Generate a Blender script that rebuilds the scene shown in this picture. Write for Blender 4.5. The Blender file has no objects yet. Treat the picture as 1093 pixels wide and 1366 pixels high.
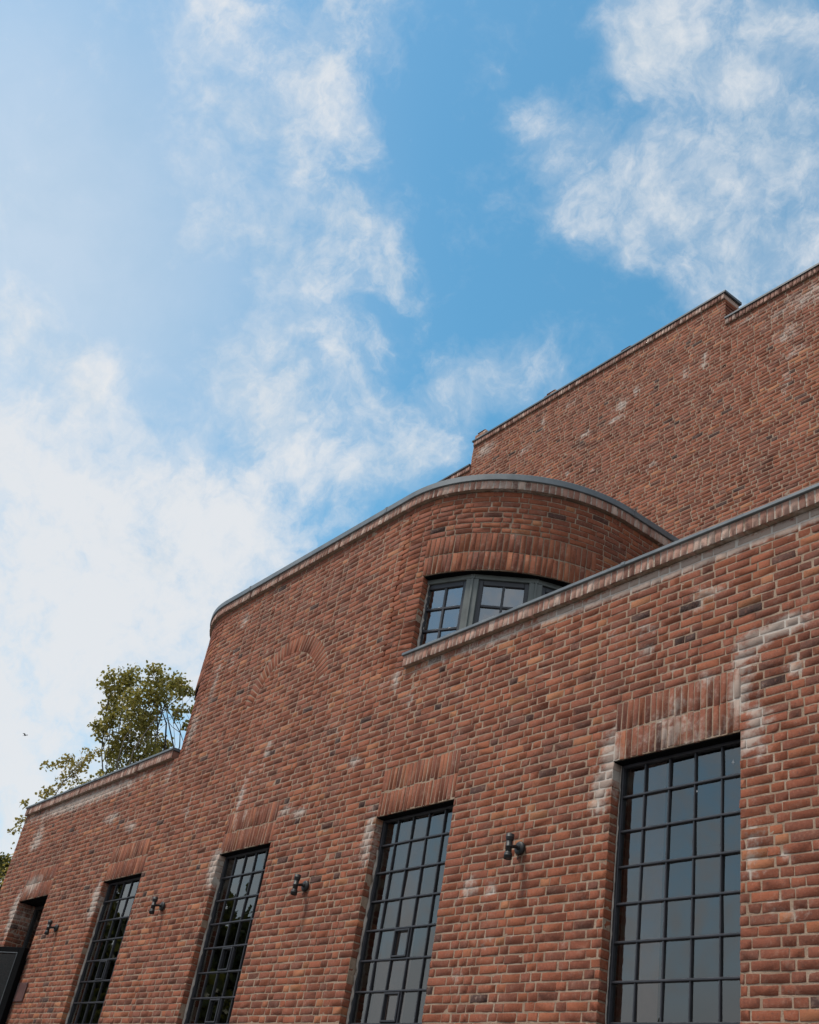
import bpy, math, random
import numpy as np
from mathutils import Matrix, Vector

S = bpy.context.scene
COL = S.collection
R = math.radians

# ------------------------------------------------------------------ camera
cam = bpy.data.cameras.new("camera")
cam.sensor_fit = 'VERTICAL'; cam.sensor_height = 36.0
cam.lens = 1445.07 / 1366 * 36.0
cam.clip_start = 0.05; cam.clip_end = 6000
co = bpy.data.objects.new("camera", cam); COL.objects.link(co)
_r = Vector((0.60731857, 0.77750135, 0.16326605))
_d = Vector((-0.34029711, 0.44028459, -0.83087145))
_f = Vector((-0.7178872, 0.44904469, 0.53197447))
M3 = Matrix((_r, -_d, -_f)).transposed()
co.matrix_world = Matrix.Translation((0, 0, 1.6)) @ M3.to_4x4()
S.camera = co

# ------------------------------------------------------------------ exposure
S.view_settings.view_transform = 'Standard'
S.view_settings.look = 'None'
S.view_settings.exposure = 0.28
S.view_settings.gamma = 1.0
S.cycles.max_bounces = 8
S.cycles.transparent_max_bounces = 12
S.cycles.use_denoising = True

# ------------------------------------------------------------------ node helper
class NT:
    def __init__(s, nt): s.nt = nt; s.n = nt.nodes; s.l = nt.links
    def __call__(s, typ, ins=None, **props):
        n = s.n.new(typ)
        for k, v in props.items(): setattr(n, k, v)
        for k, v in (ins or {}).items():
            sock = n.inputs[k]
            if isinstance(v, bpy.types.NodeSocket): s.l.new(v, sock)
            else: sock.default_value = v
        return n
    def math(s, op, a, b=0.0, c=0.0, clamp=False):
        n = s('ShaderNodeMath', {0: a, 1: b, 2: c}, operation=op); n.use_clamp = clamp
        return n.outputs[0]
    def ss(s, v, a, b, lo=0.0, hi=1.0):
        return s('ShaderNodeMapRange', {0: v, 1: a, 2: b, 3: lo, 4: hi}, interpolation_type='SMOOTHSTEP').outputs[0]
    def mix(s, f, a, b, mode='MIX'):
        n = s('ShaderNodeMix', None, data_type='RGBA', blend_type=mode)
        for i, v in ((0, f), (6, a), (7, b)):
            if isinstance(v, bpy.types.NodeSocket): s.l.new(v, n.inputs[i])
            else: n.inputs[i].default_value = v
        return n.outputs[2]
    def noise(s, vec, scale, detail=4, rough=.55, dist=0.0, out=0):
        return s('ShaderNodeTexNoise', {'Vector': vec, 'Scale': scale, 'Detail': detail, 'Roughness': rough, 'Distortion': dist}).outputs[out]
    def ramp(s, f, stops, interp='LINEAR'):
        n = s('ShaderNodeValToRGB', {0: f}); cr = n.color_ramp; cr.interpolation = interp
        while len(cr.elements) < len(stops): cr.elements.new(0.5)
        for e, (p, c) in zip(cr.elements, stops):
            e.position = p; e.color = (*c, 1) if len(c) == 3 else c
        return n.outputs[0]

# ------------------------------------------------------------------ world: blue sky and a broken cloud deck
SUN_EL, SUN_AZ = 62.0, 208.0          # azimuth from +Y towards +X
SKY_STRENGTH = 0.12
W = bpy.data.worlds.new("World"); S.world = W; W.use_nodes = True
W.node_tree.nodes.clear()
w = NT(W.node_tree)
SKYB = [(-0.607,0.088,0.790,0.044,0.80),(-0.592,0.137,0.794,0.057,1.00),(-0.546,0.193,0.815,0.051,0.85),(-0.604,0.171,0.779,0.043,0.85),(-0.614,0.223,0.757,0.048,1.00),(-0.594,0.247,0.766,0.025,0.94),(-0.627,0.127,0.769,0.042,0.55),(-0.665,0.145,0.732,0.044,0.45),(-0.690,0.176,0.702,0.045,0.60),(-0.674,0.228,0.703,0.039,0.60),(-0.727,0.168,0.666,0.019,0.40),(-0.644,0.303,0.702,0.043,1.42),(-0.648,0.330,0.687,0.023,0.60),(-0.694,0.256,0.673,0.033,0.50),(-0.709,0.291,0.643,0.054,0.65),(-0.741,0.288,0.606,0.041,0.60),(-0.738,0.323,0.592,0.048,0.75),(-0.735,0.358,0.576,0.048,0.80),(-0.716,0.398,0.573,0.055,0.90),(-0.689,0.427,0.586,0.041,0.75),(-0.678,0.353,0.644,0.020,0.65),(-0.770,0.256,0.584,0.033,0.50),(-0.645,0.427,0.633,0.034,0.88),(-0.620,0.449,0.643,0.031,0.68),(-0.599,0.486,0.637,0.037,0.81),(-0.668,0.433,0.605,0.031,0.68),(-0.810,0.145,0.569,0.029,0.55),(-0.816,0.167,0.553,0.032,0.50),(-0.811,0.071,0.580,0.037,0.50),(-0.370,0.392,0.843,0.064,0.82),(-0.336,0.444,0.831,0.075,0.77),(-0.318,0.497,0.807,0.074,0.86),(-0.395,0.393,0.830,0.036,0.60),(-0.414,0.388,0.824,0.030,0.52),(-0.370,0.489,0.790,0.066,0.82),(-0.354,0.546,0.760,0.071,0.86),(-0.430,0.446,0.785,0.049,0.73),(-0.478,0.425,0.769,0.048,0.65),(-0.502,0.413,0.760,0.038,0.47),(-0.479,0.367,0.797,0.034,0.65),(-0.490,0.341,0.803,0.025,0.30),(-0.448,0.488,0.749,0.057,0.77),(-0.410,0.540,0.735,0.068,0.82),(-0.481,0.469,0.741,0.038,0.56),(-0.460,0.533,0.710,0.045,0.73),(-0.389,0.563,0.729,0.049,0.77),(-0.541,0.341,0.769,0.038,0.26),(-0.556,0.376,0.742,0.039,0.19),(-0.658,0.179,0.731,0.038,0.21),(-0.651,0.232,0.723,0.039,0.22),(-0.645,0.262,0.718,0.033,0.21),(-0.693,0.224,0.686,0.033,0.19),(-0.679,0.278,0.679,0.040,0.21),(-0.690,0.318,0.650,0.041,0.21),(-0.703,0.352,0.618,0.041,0.21),(-0.636,0.200,0.746,0.127,0.07),(-0.704,0.305,0.641,0.115,0.09),(-0.640,0.370,0.674,0.041,0.08),(-0.646,0.105,0.756,0.042,0.13),(-0.751,0.319,0.578,0.041,0.21),(-0.692,0.389,0.608,0.041,0.21)]
BIGB = [(-0.890,0.199,0.410,0.228,1.30),(-0.834,0.295,0.467,0.118,0.90),(-0.931,0.218,0.292,0.277,1.30),(-0.802,0.331,0.498,0.062,0.60),(-0.868,0.138,0.478,0.083,0.60),(-0.784,0.379,0.491,0.076,0.60)]
VEILB = [(-0.729,-0.042,0.683,0.263,0.36),(-0.832,0.029,0.554,0.291,0.45),(-0.791,0.157,0.592,0.208,0.20)]
direc = w('ShaderNodeTexCoord').outputs['Generated']
direc = w('ShaderNodeVectorMath', {0: direc}, operation='NORMALIZE').outputs[0]
wn1 = w.noise(direc, 7.0, 5, .6, 0, 1)
wn1 = w('ShaderNodeVectorMath', {0: wn1, 1: (.5, .5, .5)}, operation='SUBTRACT').outputs[0]
wn1 = w('ShaderNodeVectorMath', {0: wn1, 'Scale': .075}, operation='SCALE').outputs[0]
wdir = w('ShaderNodeVectorMath', {0: direc, 1: wn1}, operation='ADD').outputs[0]
def blobs(lst, vec, soft=2.0):
    tot = None
    for x, y, z, r, wt in lst:
        dist = w('ShaderNodeVectorMath', {0: vec, 1: (x, y, z)}, operation='DISTANCE').outputs[1]
        v = w('ShaderNodeMapRange', {0: dist, 1: 0.0, 2: r * soft, 3: wt, 4: 0.0}, interpolation_type='SMOOTHSTEP').outputs[0]
        tot = v if tot is None else w.math('ADD', tot, v)
    return tot
sep = w('ShaderNodeSeparateXYZ', {0: direc})
big = w.math('MULTIPLY', blobs(BIGB, wdir, 1.45), .60)
small = w.math('MINIMUM', blobs(SKYB, wdir, 1.55), .98)
fb = w.noise(wdir, 17.0, 12, .64, 0.0)
fb2 = w.noise(wdir, 48.0, 9, .66, 0.0)
fbm = w.math('ADD', w.math('MULTIPLY', w.math('SUBTRACT', fb, .5), 2.35), w.math('MULTIPLY', w.math('SUBTRACT', fb2, .5), 1.0))
behind = w.ss(sep.outputs[1], .12, -.35, 0, .98)     # the sky over the yard, mostly cloud
right = w.ss(sep.outputs[0], -.2, .15, 0, 1.0)
lowc = w.ss(sep.outputs[2], .37, .08, 0, 1.0)
dens = w.math('ADD', w.math('ADD', w.math('MAXIMUM', small, behind), right), w.math('ADD', big, lowc))
cl = w.ss(w.math('ADD', dens, fbm), .17, 1.62)
thin = w.math('ADD', .64, w.math('MULTIPLY', w.ss(w.noise(wdir, 21.0, 9, .62, 0.0), .36, .62), .34))
thin = w.math('MAXIMUM', thin, w.ss(w.math('ADD', big, lowc), .2, .9))
cl = w.math('MULTIPLY', w.math('MULTIPLY', cl, thin), .97)
wisp = w.math('MULTIPLY', w.ss(w.math('ADD', w.math('MULTIPLY', dens, .6), w.math('MULTIPLY', fbm, .5)), .02, .75), .40)
veil = w.math('MULTIPLY', blobs(VEILB, direc, 1.6), .70)
cover = w.math('MAXIMUM', w.math('MAXIMUM', cl, wisp), w.math('MINIMUM', w.math('ADD', veil, w.math('MULTIPLY', cl, .6)), .97), clamp=True)
sky = w('ShaderNodeTexSky', sky_type='NISHITA', sun_disc=False, sun_elevation=R(SUN_EL), sun_rotation=R(SUN_AZ), air_density=1.0, dust_density=.6, ozone_density=1.5)
skyc = w('ShaderNodeHueSaturation', {'Hue': .474, 'Saturation': 1.24, 'Value': 1.34, 'Fac': 1.0, 'Color': sky.outputs[0]}).outputs[0]
bg_sky = w('ShaderNodeBackground', {0: skyc, 1: SKY_STRENGTH})
shade = w.math('ADD', w.noise(wdir, 12.0, 7, .6), w.math('MULTIPLY', big, .12))
cc = w.ramp(shade, [(.30, (.565, .61, .65)), (.60, (.645, .665, .69))])
bg_cl = w('ShaderNodeBackground', {0: cc, 1: 1.0})
mixw = w('ShaderNodeMixShader', {0: cover, 1: bg_sky.outputs[0], 2: bg_cl.outputs[0]})
w('ShaderNodeOutputWorld', {0: mixw.outputs[0]})
W.cycles.sampling_method = 'MANUAL'; W.cycles.sample_map_resolution = 512

# ------------------------------------------------------------------ veiled sun
sl = bpy.data.lights.new("sun", 'SUN'); sl.energy = 2.9; sl.angle = R(12); sl.color = (1, .93, .84)
so = bpy.data.objects.new("sun", sl); COL.objects.link(so)
sd = Vector((math.sin(R(SUN_AZ)) * math.cos(R(SUN_EL)), math.cos(R(SUN_AZ)) * math.cos(R(SUN_EL)), math.sin(R(SUN_EL))))
so.rotation_euler = sd.to_track_quat('Z', 'Y').to_euler()

# ------------------------------------------------------------------ materials
def new_mat(name):
    m = bpy.data.materials.new(name); m.use_nodes = True
    m.node_tree.nodes.clear()
    return m, NT(m.node_tree)
def finish(t, col, rough=.8, bump=None, strength=.3, dist=.01, metal=0.0, spec=.5):
    b = t('ShaderNodeBsdfPrincipled', {'Base Color': col, 'Roughness': rough, 'Metallic': metal, 'Specular IOR Level': spec})
    if bump is not None:
        bn = t('ShaderNodeBump', {'Height': bump, 'Strength': strength, 'Distance': dist})
        t.l.new(bn.outputs[0], b.inputs['Normal'])
    t('ShaderNodeOutputMaterial', {0: b.outputs[0]})
    return b
def wpos(t): return t('ShaderNodeNewGeometry').outputs['Position']
def attr(t, name): return t('ShaderNodeAttribute', attribute_name=name).outputs['Fac']

LIME_COL = (.40, .335, .285, 1)
def lime_mask(t, p, lo=.46, hi=.74):
    a = attr(t, 'lime')
    n = t.noise(p, 9.0, 6, .62, .3)
    n2 = t.noise(p, 38.0, 5, .6)
    n = t.math('ADD', t.math('MULTIPLY', n, .65), t.math('MULTIPLY', n2, .35))
    return t.ss(t.math('ADD', n, t.math('MULTIPLY', t.math('SUBTRACT', a, .5), .5)), lo, hi)

def brick_mat(name, stops, grime=(.055, .04, .035), lime=LIME_COL, dust=.13):
    m, t = new_mat(name)
    p = wpos(t)
    tone = attr(t, 'tone')
    big = t.noise(p, .75, 5, .55)
    mid = t.noise(p, 7.0, 5, .6)
    fine = t.noise(p, 55.0, 6, .65)
    tt = t.math('ADD', tone, t.math('MULTIPLY', t.math('SUBTRACT', big, .5), .5))
    tt = t.math('ADD', tt, t.math('MULTIPLY', t.math('SUBTRACT', mid, .5), .28), clamp=True)
    c = t.ramp(tt, stops)
    # mottling inside a brick
    c = t.mix(t.ss(fine, .50, .72, 0, .5), c, (.27, .125, .08, 1))
    c = t.mix(t.ss(fine, .48, .30, 0, .5), c, (*grime, 1))
    # dark soot patches
    g = t.noise(p, 2.3, 6, .65, .4)
    c = t.mix(t.ss(g, .54, .74, 0, .42), c, (*grime, 1))
    # thin mortar haze left on the faces by repointing
    h = t.noise(p, 16.0, 6, .7, .2)
    c = t.mix(t.ss(h, .50, .78, 0, dust * 2), c, (.36, .25, .19, 1))
    c = t.mix(t.math('MULTIPLY', lime_mask(t, p), .72), c, lime)
    pit = t.noise(p, 120.0, 4, .7)
    lump = t.noise(p, 30.0, 4, .6)
    hgt = t.math('ADD', t.math('MULTIPLY', pit, .6), t.math('MULTIPLY', lump, .45))
    finish(t, c, .9, hgt, .6, .006, spec=.25)
    return m
RED = [(0.0, (.050, .025, .021)), (.16, (.090, .037, .027)), (.34, (.143, .050, .031)), (.52, (.192, .059, .033)),
       (.70, (.240, .071, .035)), (.86, (.280, .092, .043)), (1.0, (.33, .132, .062))]
ORG = [(0.0, (.070, .030, .026)), (.2, (.115, .042, .030)), (.45, (.175, .056, .033)), (.7, (.235, .074, .037)), (1.0, (.35, .135, .068))]
PALE = [(0.0, (.13, .06, .045)), (.3, (.27, .13, .095)), (.6, (.38, .21, .16)), (1.0, (.52, .37, .30))]
M_brick = brick_mat('old_red_brick', RED)
M_lintel = brick_mat('orange_red_brick', ORG, dust=.22)
M_pale = brick_mat('limed_brick', PALE)

m, t = new_mat('mortar'); p = wpos(t)
n = t.noise(p, 5.0, 6, .6); n2 = t.noise(p, 70.0, 5, .65)
c = t.ramp(n, [(.28, (.215, .143, .100)), (.5, (.310, .215, .152)), (.72, (.40, .30, .225))])
c = t.mix(t.ss(n2, .55, .30, 0, .5), c, (.17, .12, .09, 1))
c = t.mix(t.math('MULTIPLY', lime_mask(t, p), .8), c, (.52, .47, .42, 1))
finish(t, c, .95, n2, .8, .006, spec=.2)
M_mortar = m

def plain(name, col, rough=.5, metal=0.0, var=.25, scale=6.0, bump=.15, spec=.5):
    m, t = new_mat(name)
    p = t('ShaderNodeTexCoord').outputs['Object']
    n = t.noise(p, scale, 6, .6, .2)
    n2 = t.noise(p, scale * 9, 4, .6)
    lo = tuple(x * (1 - var) for x in col) + (1,); hi = tuple(min(1, x * (1 + var)) for x in col) + (1,)
    c = t.mix(t.ss(n, .3, .7), lo, hi)
    b = finish(t, c, rough, n2, bump, .003, metal, spec)
    rr = t.ss(n, .3, .7, rough * .8, min(1, rough * 1.2)); t.l.new(rr, b.inputs['Roughness'])
    return m
M_zinc = plain('grey_zinc', (.15, .165, .175), .55, .25, .22, 3.0, .1)
M_zinc_dark = plain('dark_zinc', (.085, .09, .095), .5, .3, .2, 3.0, .1)
M_steel = plain('dark_steel_paint', (.025, .025, .031), .42, 0, .3, 8, .2)
M_mullion = plain('grey_green_paint', (.105, .115, .108), .5, 0, .2, 5, .15)
M_black = plain('black_paint_and_shade', (.004, .004, .0045), .85, 0, .4, 12, .2, .06)  # door leaf paint; also the black that stands in for soffit shade
M_lamp = plain('lamp_black_metal', (.017, .017, .018), .5, 0, .4, 20, .2, .4)
M_lens = plain('lamp_lens', (.05, .055, .06), .12, 0, .2, 9, .0)
M_plaque = plain('brown_red_plate', (.085, .034, .028), .55, 0, .2, 5, .2)
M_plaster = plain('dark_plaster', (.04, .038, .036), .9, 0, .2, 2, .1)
M_pier = plain('interior_pink_plaster', (.62, .42, .35), .9, 0, .15, 2, .1)
M_timber = plain('dark_door_paint', (.02, .018, .018), .45, 0, .3, 5, .2)
M_roof = plain('roof_felt', (.05, .05, .052), .9, 0, .25, 4, .3)
M_bark = plain('bark', (.075, .062, .05), .9, 0, .3, 9, .5)
M_chip = plain('crushed_glass', (.55, .56, .57), .4, 0, .2, 40, .1)
M_feather = plain('bird_feathers', (.05, .05, .055), .8, 0, .3, 12, .1)

m, t = new_mat('window_glass')
fr = t('ShaderNodeFresnel', {'IOR': 2.05})
gl = t('ShaderNodeBsdfGlossy', {'Color': (.95, .95, .93, 1), 'Roughness': .006})
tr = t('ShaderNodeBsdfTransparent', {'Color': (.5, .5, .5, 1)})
mx = t('ShaderNodeMixShader', {0: fr.outputs[0], 1: tr.outputs[0], 2: gl.outputs[0]})
bf = t('ShaderNodeMixShader', {0: t('ShaderNodeNewGeometry').outputs['Backfacing'], 1: mx.outputs[0], 2: t('ShaderNodeBsdfTransparent', {'Color': (1, 1, 1, 1)}).outputs[0]})
t('ShaderNodeOutputMaterial', {0: bf.outputs[0]})
M_glass = m
m, t = new_mat('coated_glass')
fr = t('ShaderNodeFresnel', {'IOR': 3.0})
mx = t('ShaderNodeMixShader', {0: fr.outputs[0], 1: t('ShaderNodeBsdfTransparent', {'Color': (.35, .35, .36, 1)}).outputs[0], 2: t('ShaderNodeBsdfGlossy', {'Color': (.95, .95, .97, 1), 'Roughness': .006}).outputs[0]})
bf = t('ShaderNodeMixShader', {0: t('ShaderNodeNewGeometry').outputs['Backfacing'], 1: mx.outputs[0], 2: t('ShaderNodeBsdfTransparent', {'Color': (1, 1, 1, 1)}).outputs[0]})
t('ShaderNodeOutputMaterial', {0: bf.outputs[0]})
M_coated = m
m, t = new_mat('dim_wired_glass')
fr = t('ShaderNodeFresnel', {'IOR': 1.18})
mx = t('ShaderNodeMixShader', {0: fr.outputs[0], 1: t('ShaderNodeBsdfTransparent', {'Color': (.30, .30, .30, 1)}).outputs[0], 2: t('ShaderNodeBsdfGlossy', {'Roughness': .02}).outputs[0]})
t('ShaderNodeOutputMaterial', {0: mx.outputs[0]})
M_dimglass = m

def leaf_mat(name, a, b, c):
    m, t = new_mat(name)
    tone = attr(t, 'tone')
    col = t.ramp(tone, [(0, a), (.5, b), (1, c)])
    d = t('ShaderNodeBsdfPrincipled', {'Base Color': col, 'Roughness': .55, 'Specular IOR Level': .35})
    tl = t('ShaderNodeBsdfTranslucent', {'Color': t.mix(.5, col, (.16, .15, .02, 1))})
    mx = t('ShaderNodeMixShader', {0: .38, 1: d.outputs[0], 2: tl.outputs[0]})
    t('ShaderNodeOutputMaterial', {0: mx.outputs[0]})
    return m
M_leaf = leaf_mat('autumn_green_leaf', (.17, .16, .035), (.29, .25, .055), (.44, .335, .08))
M_leaf_gold = leaf_mat('yellow_green_leaf', (.21, .175, .04), (.35, .27, .06), (.50, .36, .085))
M_leaf_dark = leaf_mat('dark_green_leaf', (.05, .06, .018), (.085, .095, .026), (.13, .125, .035))

m, t = new_mat('yard_paving'); p = wpos(t)
n = t.noise(p, .6, 8, .6); n2 = t.noise(p, 45, 5, .7)
c = t.ramp(n, [(.3, (.11, .105, .10)), (.7, (.19, .18, .165))])
c = t.mix(t.ss(n2, .5, .75, 0, .5), c, (.26, .25, .23, 1))
finish(t, c, .92, n2, .5, .01)
M_ground = m

# ------------------------------------------------------------------ object helpers
def link(o, parent=None):
    COL.objects.link(o)
    if parent is not None: o.parent = parent
    return o
def tag(o, label=None, cat=None, group=None, kind=None):
    for k, v in (('label', label), ('category', cat), ('group', group), ('kind', kind)):
        if v: o[k] = v
    return o
def empty(name, loc=(0, 0, 0)):
    o = bpy.data.objects.new(name, None); o.location = loc; o.empty_display_size = .3
    return link(o)
def mesh_np(name, V, loops, starts, totals, mats, mi=None, parent=None, fattr=None, vattr=None, smooth=None):
    me = bpy.data.meshes.new(name)
    V = np.asarray(V, np.float32)
    me.vertices.add(len(V)); me.vertices.foreach_set('co', V.ravel())
    me.loops.add(len(loops)); me.loops.foreach_set('vertex_index', np.asarray(loops, np.int32))
    me.polygons.add(len(starts)); me.polygons.foreach_set('loop_start', np.asarray(starts, np.int32))
    me.polygons.foreach_set('loop_total', np.asarray(totals, np.int32))
    for mm in mats: me.materials.append(mm)
    if mi is not None: me.polygons.foreach_set('material_index', np.asarray(mi, np.int32))
    me.update(calc_edges=True)
    if smooth is not None: me.polygons.foreach_set('use_smooth', np.asarray(smooth, bool))
    for k, v in (fattr or {}).items():
        a = me.attributes.new(k, 'FLOAT', 'FACE'); a.data.foreach_set('value', np.asarray(v, np.float32))
    for k, v in (vattr or {}).items():
        a = me.attributes.new(k, 'FLOAT', 'POINT'); a.data.foreach_set('value', np.asarray(v, np.float32))
    me.validate(); me.update()
    return link(bpy.data.objects.new(name, me), parent)

class MB:
    """collects boxes, tubes and sweeps; build() links them as one mesh"""
    def __init__(s): s.v = []; s.f = []; s.sm = []
    def add(s, vs, fs, smooth=False):
        b = len(s.v); s.v += [tuple(x) for x in vs]
        s.f += [tuple(b + i for i in f) for f in fs]; s.sm += [smooth] * len(fs)
    def box(s, x0, x1, y0, y1, z0, z1, bev=0.0, mat=None):
        b = min(bev, .49 * min(x1 - x0, y1 - y0, z1 - z0))
        if b <= 0:
            vs = [(x, y, z) for z in (z0, z1) for y in (y0, y1) for x in (x0, x1)]
            fs = [(0, 2, 3, 1), (4, 5, 7, 6), (0, 1, 5, 4), (2, 6, 7, 3), (0, 4, 6, 2), (1, 3, 7, 5)]
        else:
            vs = []; idx = {}
            for cx, sx in ((x0, 1), (x1, -1)):
                for cy, sy in ((y0, 1), (y1, -1)):
                    for cz, sz in ((z0, 1), (z1, -1)):
                        for k, dv in enumerate(((0, b, b), (b, 0, b), (b, b, 0))):
                            idx[(sx, sy, sz, k)] = len(vs)
                            vs.append((cx + sx * dv[0], cy + sy * dv[1], cz + sz * dv[2]))
            fs = []
            for k in range(3):
                o = [a for a in range(3) if a != k]
                for sg in (1, -1):
                    q = []
                    for a, c in ((1, 1), (-1, 1), (-1, -1), (1, -1)):
                        e = [0, 0, 0]; e[k] = sg; e[o[0]] = a; e[o[1]] = c
                        q.append(idx[(*e, k)])
                    if (sg == 1) == (k != 1): q.reverse()
                    fs.append(tuple(q))
            for k in range(3):           # edges along axis k
                o = [a for a in range(3) if a != k]
                for a in (1, -1):
                    for c in (1, -1):
                        e1 = [0, 0, 0]; e1[o[0]] = a; e1[o[1]] = c; e2 = list(e1)
                        e1[k] = 1; e2[k] = -1
                        fs.append((idx[(*e1, o[0])], idx[(*e2, o[0])], idx[(*e2, o[1])], idx[(*e1, o[1])]))
            for sx in (1, -1):
                for sy in (1, -1):
                    for sz in (1, -1):
                        fs.append(tuple(idx[(sx, sy, sz, k)] for k in range(3)))
        if mat is not None: vs = [mat @ Vector(v) for v in vs]
        s.add(vs, fs)
    def lathe(s, prof, n=20, mat=None, cap=True, smooth=True):
        """prof: (radius, z) pairs, turned about z"""
        vs = []; fs = []
        for r, z in prof:
            for i in range(n):
                a = 2 * math.pi * i / n; vs.append((r * math.cos(a), r * math.sin(a), z))
        for j in range(len(prof) - 1):
            for i in range(n):
                k = (i + 1) % n
                fs.append((j * n + i, j * n + k, (j + 1) * n + k, (j + 1) * n + i))
        if mat is not None: vs = [mat @ Vector(v) for v in vs]
        s.add(vs, fs, smooth)
        if cap:
            b = len(s.v) - len(vs)
            s.f.append(tuple(b + i for i in reversed(range(n)))); s.sm.append(False)
            s.f.append(tuple(b + (len(prof) - 1) * n + i for i in range(n))); s.sm.append(False)
    def tube(s, pts, rad, n=8):
        pts = [Vector(p) for p in pts]; vs = []; fs = []
        for i, p in enumerate(pts):
            d = (pts[min(i + 1, len(pts) - 1)] - pts[max(i - 1, 0)]).normalized()
            u = d.orthogonal().normalized(); v = d.cross(u)
            for k in range(n):
                a = 2 * math.pi * k / n
                vs.append(p + (u * math.cos(a) + v * math.sin(a)) * rad[i])
        for i in range(len(pts) - 1):
            for k in range(n):
                q = (k + 1) % n
                fs.append((i * n + k, i * n + q, (i + 1) * n + q, (i + 1) * n + k))
        fs.append(tuple(reversed(range(n)))); fs.append(tuple((len(pts) - 1) * n + k for k in range(n)))
        s.add(vs, fs, True)
    def sweep(s, frames, prof):
        """frames: (x, y, nx, ny) along a path; prof: closed list of (out, z)"""
        m = len(prof); vs = []; fs = []
        for x, y, nx, ny in frames:
            for o, z in prof: vs.append((x + nx * o, y + ny * o, z))
        for i in range(len(frames) - 1):
            for k in range(m):
                q = (k + 1) % m
                fs.append((i * m + k, (i + 1) * m + k, (i + 1) * m + q, i * m + q))
        fs.append(tuple(range(m))); fs.append(tuple((len(frames) - 1) * m + k for k in reversed(range(m))))
        s.add(vs, fs)
    def build(s, name, mat, parent=None, **kw):
        me = bpy.data.meshes.new(name); me.from_pydata([tuple(v) for v in s.v], [], s.f)
        me.materials.append(mat); me.polygons.foreach_set('use_smooth', s.sm)
        me.validate(); me.update()
        import bmesh
        bm = bmesh.new(); bm.from_mesh(me); bmesh.ops.recalc_face_normals(bm, faces=bm.faces); bm.to_mesh(me); bm.free()
        return link(bpy.data.objects.new(name, me), parent)

# ------------------------------------------------------------------ brickwork
COURSE = .064
rng = np.random.default_rng(7)

class Path:
    """plan path of straight runs and arcs; outward is to the right of travel"""
    def __init__(s, segs): s.segs = segs; s.len = [g[-1] for g in segs]; s.tot = sum(s.len)
    @staticmethod
    def line(a, b):
        L = math.hypot(b[0] - a[0], b[1] - a[1]); return ('L', a, ((b[0] - a[0]) / L, (b[1] - a[1]) / L), L)
    @staticmethod
    def arc(c, r, a0, a1): return ('A', c, r, a0, abs(a1 - a0) * r)     # angle measured from -Y towards +X
    def at(s, u):
        u = np.asarray(u, float); o = np.zeros(u.shape + (4,)); off = 0
        for i, g in enumerate(s.segs):
            last = i == len(s.segs) - 1
            m = (u >= off - (1e9 if i == 0 else 0)) & ((u < off + g[-1]) | last)
            q = u[m] - off
            if g[0] == 'L':
                o[m, 0] = g[1][0] + g[2][0] * q; o[m, 1] = g[1][1] + g[2][1] * q
                o[m, 2] = g[2][1]; o[m, 3] = -g[2][0]
            else:
                a = g[3] + q / g[2]
                o[m, 2] = np.sin(a); o[m, 3] = -np.cos(a)
                o[m, 0] = g[1][0] + g[2] * np.sin(a); o[m, 1] = g[1][1] - g[2] * np.cos(a)
            off += g[-1]
        return o
    def frames(s, u0, u1, step=.12):
        return [tuple(r) for r in s.at(np.linspace(u0, u1, max(2, int((u1 - u0) / step) + 1)))]

def lime_field(x, z, spots):
    a = np.full(x.shape, .29)
    for cx, cz, rx, rz, wt in spots:
        d = ((x - cx) / rx) ** 2 + ((z - cz) / rz) ** 2
        a = np.maximum(a, .20 + wt * np.exp(-d))
    return a

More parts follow.
